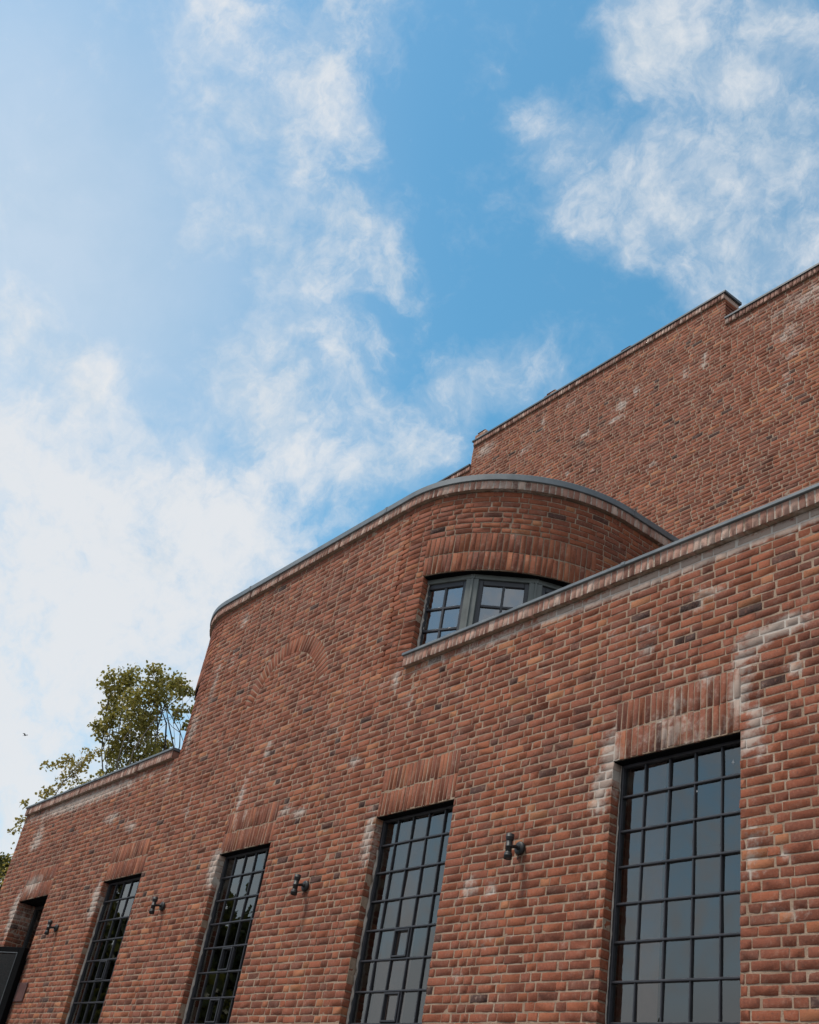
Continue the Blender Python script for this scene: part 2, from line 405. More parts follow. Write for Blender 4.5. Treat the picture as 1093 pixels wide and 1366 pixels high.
class Brickwork:
    def __init__(s, path, spots=(), jit=1.0):
        s.p = path; s.B = []; s.M = []; s.spots = spots; s.jit = jit
    def brick(s, u, v, hu, hv, ang=0.0, depth=.02, h=0.0, mat=0, tone=None):
        s.B.append((u, v, hu, hv, ang, depth, h, mat, rng.normal(.58, .115) if tone is None else tone))
    def courses(s, z0, n, u0, u1, cut=lambda zc: [], deep_ends=.1, mat=0, missing=.0015, st=.2, hd=.104, h0=0.0, renew=14, slip=.008, hv=.0012):
        """Flemish-like bond; cut(z) lists the (u0, u1, depth) intervals with no bricks at that height"""
        j = .0122; seqs = [None, None]
        for i in range(n):
            if i % renew < 2 or seqs[i % 2] is None:
                sq = []; x = u0 - rng.uniform(0, .3); hdr = bool(rng.integers(2))
                while x < u1 + .3:
                    L = hd if hdr else st
                    sq.append((x, L)); x += L
                    hdr = not hdr if rng.random() > .2 else hdr
                seqs[i % 2] = sq
            zc = z0 + (i + .5) * COURSE
            cuts = sorted(cut(zc)); free = []; a = u0; dl = deep_ends
            for c0, c1, dep in cuts:
                if c0 > a: free.append((a, c0, dl, dep))
                a = max(a, c1); dl = dep
            if a < u1: free.append((a, u1, dl, deep_ends))
            shift = rng.normal(0, slip)
            for x, L in seqs[i % 2]:
                x0 = x + shift + rng.normal(0, .003); x1 = x0 + L
                for f0, f1, d0, d1 in free:
                    b0, b1 = max(x0, f0), min(x1, f1); dep = .02
                    if b1 - b0 < .02: continue
                    e0 = b0 - f0 < .03; e1 = f1 - b1 < .03
                    if e0: b0 = f0 - j / 2 + rng.normal(0, .003); dep = d0
                    if e1: b1 = f1 + j / 2 + rng.normal(0, .003); dep = max(dep, d1)
                    elif f1 - b1 < .05: pass
                    if b1 - b0 < .034: continue
                    hh = h0 + .0005 + abs(rng.normal(0, hv))
                    tone = None
                    r = rng.random()
                    if r < missing: tone = 0.0
                    elif r < .013: tone = rng.uniform(.0, .1)
                    elif r < .05: tone = rng.uniform(.92, 1.0)
                    s.brick((b0 + b1) / 2, zc + rng.normal(0, .0012), (b1 - b0 - j) / 2, (COURSE - .0112) / 2 + rng.normal(0, .0008), rng.normal(0, .0035), dep, hh, mat, tone)
    def soldiers(s, u0, u1, z0, L, mod=.056, depth=.1, h=0.0, mat=1, vary=.004, tone=None, gap=.0085):
        n = max(1, round((u1 - u0) / mod)); mod = (u1 - u0) / n
        for i in range(n):
            s.brick(u0 + (i + .5) * mod + rng.normal(0, .0015), z0 + L / 2 + rng.normal(0, vary), (mod - gap) / 2 + rng.normal(0, .0008), (L - .012) / 2 + rng.normal(0, vary * .5),
                    rng.normal(0, .008), depth, h + .0006 + abs(rng.normal(0, .0012)), mat, None if tone is None else rng.normal(*tone))
    def sheet(s, u0, u1, z0, z1, holes=(), w=-.0010, cell=.045, amp=.0006, lime=None):
        us = np.unique(np.round(np.concatenate([np.linspace(u0, u1, max(2, int((u1 - u0) / cell) + 1))] + [[a, b] for a, b, _, _ in holes]), 5))
        zs = np.unique(np.round(np.concatenate([np.linspace(z0, z1, max(2, int((z1 - z0) / cell) + 1))] + [[a, b] for _, _, a, b in holes]), 5))
        us = us[(us >= u0 - 1e-6) & (us <= u1 + 1e-6)]; zs = zs[(zs >= z0 - 1e-6) & (zs <= z1 + 1e-6)]
        U, Z = np.meshgrid(us, zs, indexing='ij'); Wd = w + np.clip(rng.normal(0, amp, U.shape), -1.6 * amp, 1.1 * amp)
        uc = (us[:-1] + us[1:]) / 2; zc = (zs[:-1] + zs[1:]) / 2
        keep = np.ones((len(uc), len(zc)), bool)
        for a, b, c, d in holes: keep &= ~((uc[:, None] > a) & (uc[:, None] < b) & (zc[None] > c) & (zc[None] < d))
        nz = len(zs); I, J = np.nonzero(keep); q = np.stack([I * nz + J, (I + 1) * nz + J, (I + 1) * nz + J + 1, I * nz + J + 1], 1)
        P = s.p.at(U.ravel()); V = np.c_[P[:, 0] + P[:, 2] * Wd.ravel(), P[:, 1] + P[:, 3] * Wd.ravel(), Z.ravel()]
        s.M.append((V, q, lime))
    def grid(s, A, lime=None):
        """A: (n, m, 3) array of points -> quads of mortar"""
        n, m_ = A.shape[:2]; I, J = np.meshgrid(np.arange(n - 1), np.arange(m_ - 1), indexing='ij'); I = I.ravel(); J = J.ravel()
        q = np.stack([I * m_ + J, (I + 1) * m_ + J, (I + 1) * m_ + J + 1, I * m_ + J + 1], 1)
        s.M.append((A.reshape(-1, 3), q, lime))
    def reveal(s, u, z0, z1, side, d0, d1, inset=.006, lump=.0022, lime=None, n=None):
        """mortar face of an opening's jamb, from depth d0 to d1; side=+1 when the opening lies to +u"""
        nz = max(3, int((z1 - z0) / .035)); m_ = n or max(3, int((d1 - d0) / .03) + 1)
        zz = np.linspace(z0, z1, nz); dd = np.linspace(d0, d1, m_)
        Z, D = np.meshgrid(zz, dd, indexing='ij')
        uu = u - side * inset + side * np.abs(rng.normal(0, lump, Z.shape))
        P = s.p.at(uu.ravel())
        c = s.p.at(np.array([u]))[0]
        V = np.c_[P[:, 0] - c[2] * D.ravel(), P[:, 1] - c[3] * D.ravel(), Z.ravel()]
        s.grid(V.reshape(nz, m_, 3), lime)
    def soffit(s, u0, u1, z, d0, d1, inset=.006, lump=.004, lime=None):
        nu = max(3, int((u1 - u0) / .035)); m_ = max(3, int((d1 - d0) / .03) + 1)
        uu = np.linspace(u0, u1, nu); dd = np.linspace(d0, d1, m_)
        U, D = np.meshgrid(uu, dd, indexing='ij'); P = s.p.at(U.ravel())
        V = np.c_[P[:, 0] - P[:, 2] * D.ravel(), P[:, 1] - P[:, 3] * D.ravel(), z + inset - np.abs(rng.normal(0, lump, U.size))]
        s.grid(V.reshape(nu, m_, 3), lime)
    def build(s, name, mats, parent=None):
        B = np.array(s.B, float).reshape(-1, 9); N = len(B)
        u, v, hu, hv, an, dep, h, mat, tone = B.T
        c = .0032
        base = [(-1, -1, c, 0), (-.35, -1, 0, 0), (.35, -1, 0, 0), (1, -1, -c, 0), (1, -1, 0, c), (1, 1, 0, -c), (1, 1, -c, 0), (.35, 1, 0, 0), (-.35, 1, 0, 0), (-1, 1, c, 0), (-1, 1, 0, -c), (-1, -1, 0, c)]
        K = len(base); b = np.array(base)
        a = b[None, :, 0] * hu[:, None] + b[None, :, 2]; d = b[None, :, 1] * hv[:, None] + b[None, :, 3]
        a = a + rng.normal(0, .0013 * s.jit, (N, K)); d = d + rng.normal(0, .0011 * s.jit, (N, K))
        chip = rng.random((N, 4)) < .035 * s.jit                      # knocked-off corners
        for k, (i0, i1) in enumerate(((11, 0), (3, 4), (5, 6), (9, 10))):
            sgx = -1 if k in (0, 3) else 1; sgz = -1 if k < 2 else 1
            am = rng.uniform(.003, .009, N) * chip[:, k]
            for ii in (i0, i1): a[:, ii] -= sgx * am * rng.uniform(.5, 1.2, N); d[:, ii] -= sgz * am * .8 * rng.uniform(.4, 1, N)
        def ring(inset, wv):
            aa = a - np.sign(a) * np.minimum(inset, np.abs(a) * .6); dd = d - np.sign(d) * np.minimum(inset, np.abs(d) * .6)
            U = u[:, None] + aa * np.cos(an)[:, None] - dd * np.sin(an)[:, None]
            Z = v[:, None] + aa * np.sin(an)[:, None] + dd * np.cos(an)[:, None]
            P = s.p.at(U.ravel()); wv = wv.ravel()
            return np.c_[P[:, 0] + P[:, 2] * wv, P[:, 1] + P[:, 3] * wv, Z.ravel()].reshape(N, K, 3)
        tilt = (rng.normal(0, .0008, N)[:, None] * np.sign(b[None, :, 0]) + rng.normal(0, .0009, N)[:, None] * np.sign(b[None, :, 1]))
        tilt = np.clip(tilt * .7, -.0008, .0008); h = np.where(h < .01, np.maximum(h, .0004), h)
        w0 = h[:, None] + tilt
        r0 = ring(.0015, w0 + rng.normal(0, .0007, (N, K))); r1 = ring(0, w0 - .0018 + rng.normal(0, .0009, (N, K))); r2 = ring(0, np.repeat(-dep[:, None], K, 1))
        V = np.concatenate([r0, r1, r2], 1).reshape(-1, 3)
        off = (np.arange(N) * 3 * K)[:, None]
        k = np.arange(K); k1 = (k + 1) % K
        sides = []
        for r in (0, 1): sides.append(np.stack([r * K + k, (r + 1) * K + k, (r + 1) * K + k1, r * K + k1], 1))
        sides = np.concatenate(sides)                                # (2K, 4)
        fr_loops = off + k[None]                                      # front n-gons
        sd_loops = (off[:, :, None] + sides[None]).reshape(-1)
        loops = [fr_loops.ravel(), sd_loops]
        tot = [np.full(N, K), np.full(N * 2 * K, 4)]
        mi = [mat.astype(int), np.repeat(mat.astype(int), 2 * K)]
        tn = [np.clip(tone, 0, 1), np.repeat(np.clip(tone, 0, 1), 2 * K)]
        lm = [lime_field(V[:, 0], V[:, 2], s.spots)]
        VV = [V]; nv = len(V); mo = len(mats) - 1
        for mv, q, lime in s.M:
            VV.append(mv); loops.append((q + nv).ravel()); tot.append(np.full(len(q), 4)); mi.append(np.full(len(q), mo)); tn.append(np.full(len(q), .5))
            lf = lime_field(mv[:, 0], mv[:, 2], s.spots)
            lm.append(lf if lime is None else np.maximum(lf, lime)); nv += len(mv)
        tot = np.concatenate(tot); starts = np.concatenate([[0], np.cumsum(tot)[:-1]])
        return mesh_np(name, np.concatenate(VV), np.concatenate(loops), starts, tot, mats, np.concatenate(mi), parent,
                       {'tone': np.concatenate(tn)}, {'lime': np.concatenate(lm)})

# ------------------------------------------------------------------ ground
g = MB(); g.box(-3000, 3000, -3000, 3000, -1.0, 0.0)
tag(g.build('ground', M_ground), kind='structure')

# ------------------------------------------------------------------ the brick building
FY = 5.4                                     # face of the front wall
BX, BY = -8.0, 5.4
building = empty('brick_building', (BX, BY, 0))
tag(building, 'old red brick building with steel-barred windows, a round-cornered bay and a taller wall behind', 'building')
INV = Matrix.Translation((-BX, -BY, 0))
def part(o, parent=None):
    """hang a world-space mesh under the building (or under one of its parts)"""
    if parent is None: o.parent = building; o.matrix_parent_inverse = INV
    else: o.parent = parent
    return o

Z_TOP = 93 * COURSE                          # 5.952: brick top of the low front wall
Z_HEAD = 70 * COURSE                         # 4.48: heads of the tall openings
Z_LINT = 77 * COURSE                         # 4.928
T_TOP = 125 * COURSE                         # 8.0: brick top of the round-cornered bay
WIN = [(-5.285, -4.185), (-8.18, -7.07), (-11.14, -10.03), (-14.30, -13.12)]
DOOR = (-17.48, -16.27)
OPEN = [(a, b, .085) for a, b in WIN] + [(DOOR[0], DOOR[1], .105)]
XL, XR = -18.62, 4.0
SPOTS = [(-4.16, 4.97, .10, .16, 1.0), (-4.20, 4.76, .09, .2, .9), (-4.48, 4.88, .1, .1, .7), (-4.75, 4.70, .30, .05, .6), (-4.71, 4.84, .06, .12, .6), (-3.85, 5.14, .28, .07, .95), (-4.05, 5.10, .12, .12, .8),
    (-4.47, 5.60, .16, .05, .8), (-4.57, 5.53, .06, .1, .7), (-5.09, 5.48, .14, .06, .65), (-5.04, 5.28, .12, .06, .6), (-5.40, 5.54, .12, .05, .5), (-3.77, 4.83, .07, .12, .8), (-4.10, 4.36, .09, .14, .85), (-5.30, 4.50, .10, .28, 1.0), (-4.75, 4.50, .6, .03, .5),
    (-5.38, 4.31, .10, .2, .9), (-6.72, 3.70, .10, .09, .9), (-6.46, 3.66, .06, .07, .8), (-8.0, 5.58, .06, .13, .8), (-8.28, 5.9, .06, .2, .7), (-8.72, 5.11, .12, .08, .75), (-9.58, 4.72, .14, .06, .8), (-9.91, 4.80, .14, .08, .75),
    (-10.75, 4.83, .08, .16, .55), (-10.88, 5.38, .12, .1, .6), (-8.26, 4.30, .10, .3, .95), (-14.72, 5.40, .3, .10, .75), (-13.95, 5.19, .22, .12, .65), (-16.8, 4.76, .5, .06, .8), (-17.08, 4.70, .4, .05, .95), (-17.64, 5.45, .3, .25, .75),
    (-11.2, 4.33, .12, .25, 1.05), (-17.6, 4.3, .14, .4, 1.0), (-14.4, 4.25, .12, .3, 1.0), (-10.97, 5.12, .07, .38, .75), (-10.62, 5.5, .06, .28, .65), (-12.3, 5.15, .08, .25, .6), (-4.08, 4.45, .10, .22, .95), (-4.1, 3.7, .05, .25, .7), (-3.86, 3.65, .05, .05, .7), (-3.95, 3.38, .07, .06, .6), (-3.82, 3.31, .05, .07, .6), (-6.73, 3.08, .08, .06, .55), (-6.43, 3.28, .06, .06, .6),
    (-12.14, 7.75, .15, .2, .6), (-12.55, 7.0, .10, .5, .55), (-12.85, 6.3, .14, .4, .7), (-12.2, 7.14, .1, .2, .5), (-9.3, 5.5, .3, .2, .35), (-10.2, 5.6, .3, .15, .35), (-7.2, 5.2, .12, .3, .3), (-13.2, 5.7, .12, .25, .6),
    (-4.0, 5.895, 3.8, .062, 1.1), (-16.2, 5.85, 2.8, .12, .85), (-7.8, 5.93, .5, .03, .5)]
SPOTS_UP = [(-10.13, 13.18, 0.15, 0.14, 0.80), (-10.27, 12.94, 0.25, 0.06, 0.80), (-12.08, 13.78, 0.08, 0.25, 0.64), (-12.52, 13.39, 0.2, 0.12, 0.60), (-12.72, 12.81, 0.12, 0.12, 0.56), (-8.43, 13.17, 0.08, 0.3, 0.60), (-6.95, 12.81, 0.3, 0.2, 0.60), (-6.84, 12.4, 0.25, 0.12, 0.56), (-6.98, 11.92, 0.1, 0.3, 0.56), (-11.42, 13.87, 0.25, 0.1, 0.48), (-9.39, 11.61, 0.15, 0.1, 0.56), (-13.71, 13.96, 0.35, 0.2, 0.68), (-10.96, 12.97, 0.2, 0.1, 0.60), (-9.81, 13.33, 0.15, 0.12, 0.64), (-8.79, 13.08, 0.1, 0.2, 0.56), (-7.6, 13.5, 0.5, 0.06, 0.48), (-6.4, 13.3, 1.2, 0.25, 0.56), (-11.8, 12.6, 0.08, 0.07, 0.80), (-11.3, 12.3, 0.06, 0.06, 0.80), (-12.9, 12.2, 0.07, 0.05, 0.80), (-10.7, 12.1, 0.08, 0.05, 0.72), (-13.2, 12.7, 0.2, 0.1, 0.64)]

front = Path([Path.line((XL, FY), (XR, FY))])
def fs(x): return x - XL
def cut_front(z):
    c = []
    for a, b, d in OPEN:
        if z < Z_HEAD: c.append((fs(a), fs(b), d))
        elif z < Z_LINT: c.append((fs(a), fs(b), .02))
    return c
bw = Brickwork(front, SPOTS)
bw.courses(0, 93, 0, fs(XR), cut_front, mat=0)
holes = [(fs(a), fs(b), -1, Z_LINT) for a, b, _ in OPEN]
bw.sheet(0, fs(XR), 0, Z_TOP, holes)
for a, b in WIN:
    for u, sd in ((fs(a), 1), (fs(b), -1)):
        bw.reveal(u, 0, Z_HEAD, sd, 0, .10)
        thick = a < -6 and sd > 0
        bw.reveal(u, 0, Z_HEAD - (.28 if thick else 0), sd, .060 if thick else .070, .104, inset=-.005 if thick else -.004, lump=.010 if thick else .004, lime=1.0)      # rough bedding mortar round the frame
for u, sd in ((fs(DOOR[0]), 1), (fs(DOOR[1]), -1)):
    bw.reveal(u, 0, Z_HEAD, sd, 0, .12)
part(bw.build('front_wall', [M_brick, M_brick, M_mortar]))

# the deeper jambs of the doorway and the two end walls of the low range
def plain_wall(name, a, b, z0, n, spots=(), deep=.1, mats=None, cell=.08):
    p = Path([Path.line(a, b)]); k = Brickwork(p, spots)
    k.courses(z0, n, 0, p.tot, deep_ends=deep); k.sheet(0, p.tot, z0, z0 + n * COURSE, cell=cell)
    return part(k.build(name, mats or [M_brick, M_brick, M_mortar]))
jl = Brickwork(Path([Path.line((DOOR[0], FY + .115), (DOOR[0], FY + .30))]), SPOTS)
jl.courses(0, 70, 0, .185, deep_ends=.02); jl.sheet(0, .185, 0, Z_HEAD)
part(jl.build('doorway_jamb', [M_brick, M_brick, M_mortar]))
jr = Brickwork(Path([Path.line((DOOR[1], FY + .30), (DOOR[1], FY + .115))]), SPOTS)
jr.courses(0, 70, 0, .185, deep_ends=.02); jr.sheet(0, .185, 0, Z_HEAD)
part(jr.build('doorway_jamb', [M_brick, M_brick, M_mortar]))
plain_wall('end_wall', (XL, 10.0), (XL, FY + .10), 0, 93)

# lintels: two rows of upright bricks over each opening
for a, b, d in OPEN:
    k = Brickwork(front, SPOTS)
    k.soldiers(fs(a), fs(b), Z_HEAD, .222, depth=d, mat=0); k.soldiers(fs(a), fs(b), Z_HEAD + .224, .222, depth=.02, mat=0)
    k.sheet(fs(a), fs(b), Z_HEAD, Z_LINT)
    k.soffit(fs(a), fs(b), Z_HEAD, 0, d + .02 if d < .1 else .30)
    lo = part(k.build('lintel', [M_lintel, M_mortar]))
    mb = MB(); mb.box(a + .003, b - .003, FY + .012, FY + (.10 if d < .1 else .29), Z_HEAD - .010, Z_HEAD - .002, .002)  # steel plate under the lintel, black to put deep shade on the soffit
    part(mb.build('lintel_shade_plate', M_black), lo)

# ---- the bay with round corners, rising out of the front wall
CXL, CXR, CYC, RAD = -12.80, -8.57, 7.04, 1.64
bay = Path([Path.line((CXL - RAD, 10.0), (CXL - RAD, CYC)), Path.arc((CXL, CYC), RAD, -math.pi / 2, 0), Path.line((CXL, FY), (CXR, FY)),
            Path.arc((CXR, CYC), RAD, 0, math.pi / 2), Path.line((CXR + RAD, CYC), (CXR + RAD, 10.0))])
L0 = bay.len[0]; S1 = L0 + bay.len[1]; S2 = S1 + bay.len[2]; S3 = S2 + bay.len[3]
A0, A1 = R(13.4), R(76.6)
WZ = 110 * COURSE                                                    # 7.04 head of the corner windows
cwR = (S2 + RAD * A0, S2 + RAD * A1); cwL = (S1 - RAD * A1, S1 - RAD * R(10.2))
AX, AZ, AO, AI = -10.58, 6.03, .969, .748                            # blocked relieving arch
def bu(x): return S1 + (x - CXL)
ATH = R(72)
def cut_bay(z):
    c = []
    for a, b in (cwR, cwL):
        if z < WZ: c.append((a, b, .095))
        elif z < WZ + 7 * COURSE: c.append((a - .03, b + .03, .02))
    dz = z - AZ
    if 0 < dz < AO:
        o = math.sqrt(AO * AO - dz * dz); i = math.sqrt(max(0, AI * AI - dz * dz))
        lim = math.tan(ATH) * dz
        o2 = min(o, lim)
        if o2 > i:
            if i > .05: c += [(bu(AX - o2), bu(AX - i), .02), (bu(AX + i), bu(AX + o2), .02)]
            else: c.append((bu(AX - o2), bu(AX + o2), .02))
    return c
kb = Brickwork(bay, SPOTS)
kb.courses(Z_TOP, 32, 0, bay.tot, cut_bay, mat=0)
n = 33
for i in range(n):
    th = -ATH + (i + .5) * 2 * ATH / n; rm = (AO + AI) / 2
    kb.brick(bu(AX + rm * math.sin(th)), AZ + rm * math.cos(th), rm * 2 * ATH / n / 2 - .0055, (AO - AI) / 2 - .005, -th + rng.normal(0, .015), .02, rng.uniform(.0006, .0018), 0, rng.normal(.66, .1))
kb.sheet(0, S1, Z_TOP, T_TOP, w=-.004, holes=[(*cwL, 0, WZ)]); kb.sheet(S1, S2, Z_TOP, T_TOP); kb.sheet(S2, bay.tot, Z_TOP, T_TOP, w=-.004, holes=[(*cwR, 0, WZ)])
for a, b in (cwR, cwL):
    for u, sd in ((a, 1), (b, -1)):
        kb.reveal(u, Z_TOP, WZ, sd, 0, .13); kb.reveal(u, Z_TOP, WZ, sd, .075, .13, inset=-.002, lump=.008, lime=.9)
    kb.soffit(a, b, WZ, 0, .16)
    mb = MB(); mb.sweep(bay.frames(a + .004, b - .004, .06), [(-.014, WZ - .012), (-.014, WZ - .003), (-.17, WZ - .003), (-.17, WZ - .012)])  # added dark strip: the shadow under the corner-window head, put in as black
    part(mb.build('lintel_shade_plate', M_black))
    kb.soldiers(a - .03, b + .03, WZ, .222, mod=.058, depth=.1, mat=1, vary=.002); kb.soldiers(a - .03, b + .03, WZ + .224, .222, mod=.059, depth=.02, mat=1, vary=.002)
part(kb.build('bay_wall', [M_brick, M_lintel, M_mortar]))

# ---- the tall upper wall set back behind
UY = 10.0
UXL, UXR = -15.85, -1.0
TX0, TX1 = -14.10, -8.04
up = Path([Path.line((UXL, UY), (UXR, UY))])
def us_(x): return x - UXL
U_LOW, U_HIGH = 213 * COURSE, 222 * COURSE
def cut_up(z):
    c = []
    if z > U_LOW: c = [(-1, us_(TX0), .33), (us_(TX1), us_(UXR) + 1, .33)]
    return c
ku = Brickwork(up, SPOTS_UP, jit=1.1)
ku.courses(84 * COURSE, 222 - 84, 0, us_(UXR), cut_up, deep_ends=.33, missing=.003, renew=4, slip=.02, hv=.0007)
ku.sheet(0, us_(UXR), 0, U_HIGH, [(-1, us_(TX0), U_LOW, 99), (us_(TX1), 99, U_LOW, 99)], cell=.055)
part(ku.build('upper_wall', [M_brick, M_brick, M_mortar]))

# ---- brick-on-edge bands and metal copings along every wall top
def band(path, u0, u1, z, hgt, proj, parent_coping, mod=.064, mats=None, spots=(), depth=.12, tone=None, rec=.0015):
    k = Brickwork(path, spots, jit=1.2)
    k.soldiers(u0, u1, z + .004, hgt - .004, mod=mod, depth=depth, h=proj, mat=0, vary=.0015, tone=tone or (.55, .24), gap=.0125)
    k.sheet(u0, u1, z + .010, z + hgt, w=proj - rec, amp=.0006, lime=.72 if rec < .005 else .3)
    k.soffit(u0, u1, z + .006, -proj + .008, .02, inset=.004, lump=.003)
    return part(k.build('brick_band', mats or [M_pale, M_mortar]), parent_coping)
def coping(path, u0, u1, z, out, back, hgt, mat, joint=2.4, parts=None):
    mb = MB(); prof = [(-back, 0), (out - .006, 0), (out, .004), (out, hgt - .006), (out - .006, hgt), (-back, hgt + .012)]
    a = u0
    while a < u1 - 1e-6:
        b = min(u1, a + joint)
        if u1 - b < .4: b = u1
        mb.sweep(path.frames(a, b, .06 if path is bay else .4), [(o, z + q) for o, q in prof])
        if b < u1: mb.sweep(path.frames(b - .020, b + .020, .04), [(o + (.004 if o > 0 else 0), z + q + (.004 if q > 0 else -.003)) for o, q in prof])
        a = b
    return part(mb.build('coping', mat))
cL = coping(front, 0, fs(-13.16), Z_TOP + .118, .066, .30, .033, M_zinc, 2.9)
band(front, 0, fs(-13.17), Z_TOP, .120, .045, cL, spots=SPOTS)
cR = coping(front, fs(-8.16), fs(XR), Z_TOP + .118, .066, .30, .033, M_zinc, 2.9)
band(front, fs(-8.15), fs(XR), Z_TOP, .120, .045, cR, spots=SPOTS)
cB = coping(bay, 0, bay.tot, T_TOP + .112, .068, .30, .076, M_zinc, 3.1)
band(bay, 0, bay.tot, T_TOP, .114, .045, cB, spots=[(-7.4, 8.05, .3, .1, .6)])
cU1 = coping(up, 0, us_(TX0), U_LOW + .110, .05, .33, .042, M_zinc_dark, 3)
band(up, 0, us_(TX0), U_LOW, .112, .030, cU1, rec=.010)
cU2 = coping(up, us_(TX0) - .03, us_(TX1) + .03, U_HIGH + .110, .05, .36, .042, M_zinc_dark, 3)
band(up, us_(TX0), us_(TX1), U_HIGH, .112, .030, cU2, rec=.010, depth=.33)
cU3 = coping(up, us_(TX1) + .02, us_(UXR), U_LOW + .110, .05, .33, .042, M_zinc_dark, 3)
band(up, us_(TX1) + .02, us_(UXR), U_LOW, .112, .030, cU3, rec=.010)

# piers that stand up behind the high parapet
for px, pz in ((-8.92, 15.03), (-10.59, 15.10), (-12.52, 15.13), (-14.58, 15.19)):
    a = Path([Path.line((px - .24, 10.5), (px + .10, 10.5))]); k = Brickwork(a, ())
    nc = int((pz - 13.9) / COURSE); k.courses(pz - nc * COURSE - .05, nc, 0, .34, deep_ends=.4); k.sheet(0, .34, pz - nc * COURSE - .05, pz - .05, cell=.05)
    pr = part(k.build('parapet_pier', [M_pale, M_pale, M_mortar]))
    mb = MB(); mb.box(px - .235, px + .095, 10.515, 10.86, pz - 1.0, pz - .055); mb.box(px - .20, px + .06, 10.50, 10.88, pz - .05, pz + .015, .03)
    part(mb.build('pier_cap', M_pale), pr)

# roofs, back of the parapets and the unseen body behind
mb = MB()
mb.box(XL + .1, XR, FY + .32, UY, 5.45, 5.58); mb.box(XL + .02, -13.2, FY + .02, FY + .30, 5.58, Z_TOP + .10); mb.box(-8.2, XR, FY + .02, FY + .30, 5.58, Z_TOP + .10)
part(mb.build('low_roof', M_roof))
mb = MB(); fr = bay.frames(0, bay.tot, .1)
pts = [(x - nx * .16, y - ny * .16) for x, y, nx, ny in fr]
n = len(pts); mb.add([(x, y, 7.80) for x, y in pts] + [(x, y, 7.95) for x, y in pts], [tuple(range(n)), tuple(n + i for i in reversed(range(n)))] + [(i, i + n, (i + 1) % n + n, (i + 1) % n) for i in range(n)])
part(mb.build('bay_roof', M_roof))
mb = MB(); mb.box(UXL + .02, UXR, UY + .34, 17, 0, 13.2); mb.box(TX0 + .03, TX1 - .03, UY + .04, UY + .30, 13.0, U_HIGH); mb.box(UXL + .03, UXR, UY + .04, UY + .30, 13.0, U_LOW)
part(mb.build('main_roof', M_roof))
plain_wall('end_wall', (UXL, 17.0), (UXL, UY + .1), 84 * COURSE, 213 - 84, cell=.12)
# interior of the low range, seen dimly through the glass
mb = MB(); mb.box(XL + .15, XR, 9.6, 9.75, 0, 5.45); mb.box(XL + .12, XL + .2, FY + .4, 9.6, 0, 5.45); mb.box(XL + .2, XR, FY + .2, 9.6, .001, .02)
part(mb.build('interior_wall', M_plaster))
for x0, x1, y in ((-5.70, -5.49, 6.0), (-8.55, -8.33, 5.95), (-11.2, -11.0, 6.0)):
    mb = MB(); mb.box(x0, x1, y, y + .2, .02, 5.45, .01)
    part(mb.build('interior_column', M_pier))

# ------------------------------------------------------------------ tall steel windows
def tall_window(x0, x1, vents):
    yf = FY + .082
    cols, rowh, ztop, zsill = 5, .2455, Z_HEAD + .002, .80
    pitch = (x1 - x0) / cols
    f = MB()
    f.box(x0 - .01, x0 + .026, yf, yf + .045, zsill, ztop, .003); f.box(x1 - .026, x1 + .01, yf, yf + .045, zsill, ztop, .003)
    f.box(x0 + .026, x1 - .026, yf, yf + .045, ztop - .03, ztop, .003); f.box(x0 + .026, x1 - .026, yf, yf + .045, zsill, zsill + .04, .003)
    win = part(f.build('window', M_steel))
    bz = []
    z = ztop - rowh
    while z > zsill + .15: bz.append(z); z -= rowh
    b = MB()
    for i in range(1, cols):
        x = x0 + i * pitch
        b.box(x - .0062, x + .0062, yf + .008, yf + .034, zsill + .04, ztop - .03, .003)
    for z in bz: b.box(x0 + .026, x1 - .026, yf + .003, yf + .032, z - .0075, z + .0075, .003)
    part(b.build('glazing_bars', M_steel), win)
    p = MB(); zz = [ztop - .03] + bz + [zsill + .04]
    vent_cells = {(2, r) for r in vents}
    for r in range(len(zz) - 1):
        for c in range(cols):
            a0, a1 = x0 + c * pitch, x0 + (c + 1) * pitch
            m4 = Matrix.Translation(((a0 + a1) / 2, yf + .026, (zz[r] + zz[r + 1]) / 2)) @ Matrix.Rotation(random.gauss(0, .010), 4, 'X') @ Matrix.Rotation(random.gauss(0, .010), 4, 'Z')
            w2, h2 = pitch / 2 - .002, (zz[r] - zz[r + 1]) / 2 - .002
            p.box(-w2, w2, -.002, .002, -h2, h2, 0, m4)
    part(p.build('pane', M_glass), win)
    for c, r in sorted(vent_cells):
        a0, a1 = x0 + c * pitch + .010, x0 + (c + 1) * pitch - .010; z1, z0 = zz[r] - .012, zz[r + 1] + .012
        v = MB()
        v.box(a0, a0 + .015, yf - .004, yf + .03, z0, z1, .003); v.box(a1 - .015, a1, yf - .004, yf + .03, z0, z1, .003)
        v.box(a0 + .015, a1 - .015, yf - .004, yf + .03, z1 - .015, z1, .003); v.box(a0 + .015, a1 - .015, yf - .004, yf + .03, z0, z0 + .015, .003)
        part(v.build('vent_sash', M_steel), win)
    s = MB(); s.box(x0 - .03, x1 + .03, FY - .04, FY + .12, zsill - .07, zsill - .002, .006)
    part(s.build('sill', M_zinc), win)
    return win
random.seed(5)
w1 = tall_window(*WIN[0], ())
for gx, gz, gr in ((-4.325, 4.335, .017), (-4.615, 4.185, .011)):        # star chips in two panes
    mb = MB(); k = 14
    ring = [(gx + gr * (1 if i % 2 else .45) * random.uniform(.6, 1.1) * math.cos(6.2832 * i / k), gz + gr * (1 if i % 2 else .45) * random.uniform(.6, 1.1) * math.sin(6.2832 * i / k)) for i in range(k)]
    mb.add([(x, FY + .1045, z) for x, z in ring] + [(gx, FY + .1005, gz)], [tuple(range(k))] + [(i, (i + 1) % k, k) for i in range(k)])
    part(mb.build('glass_chip', M_chip), w1)
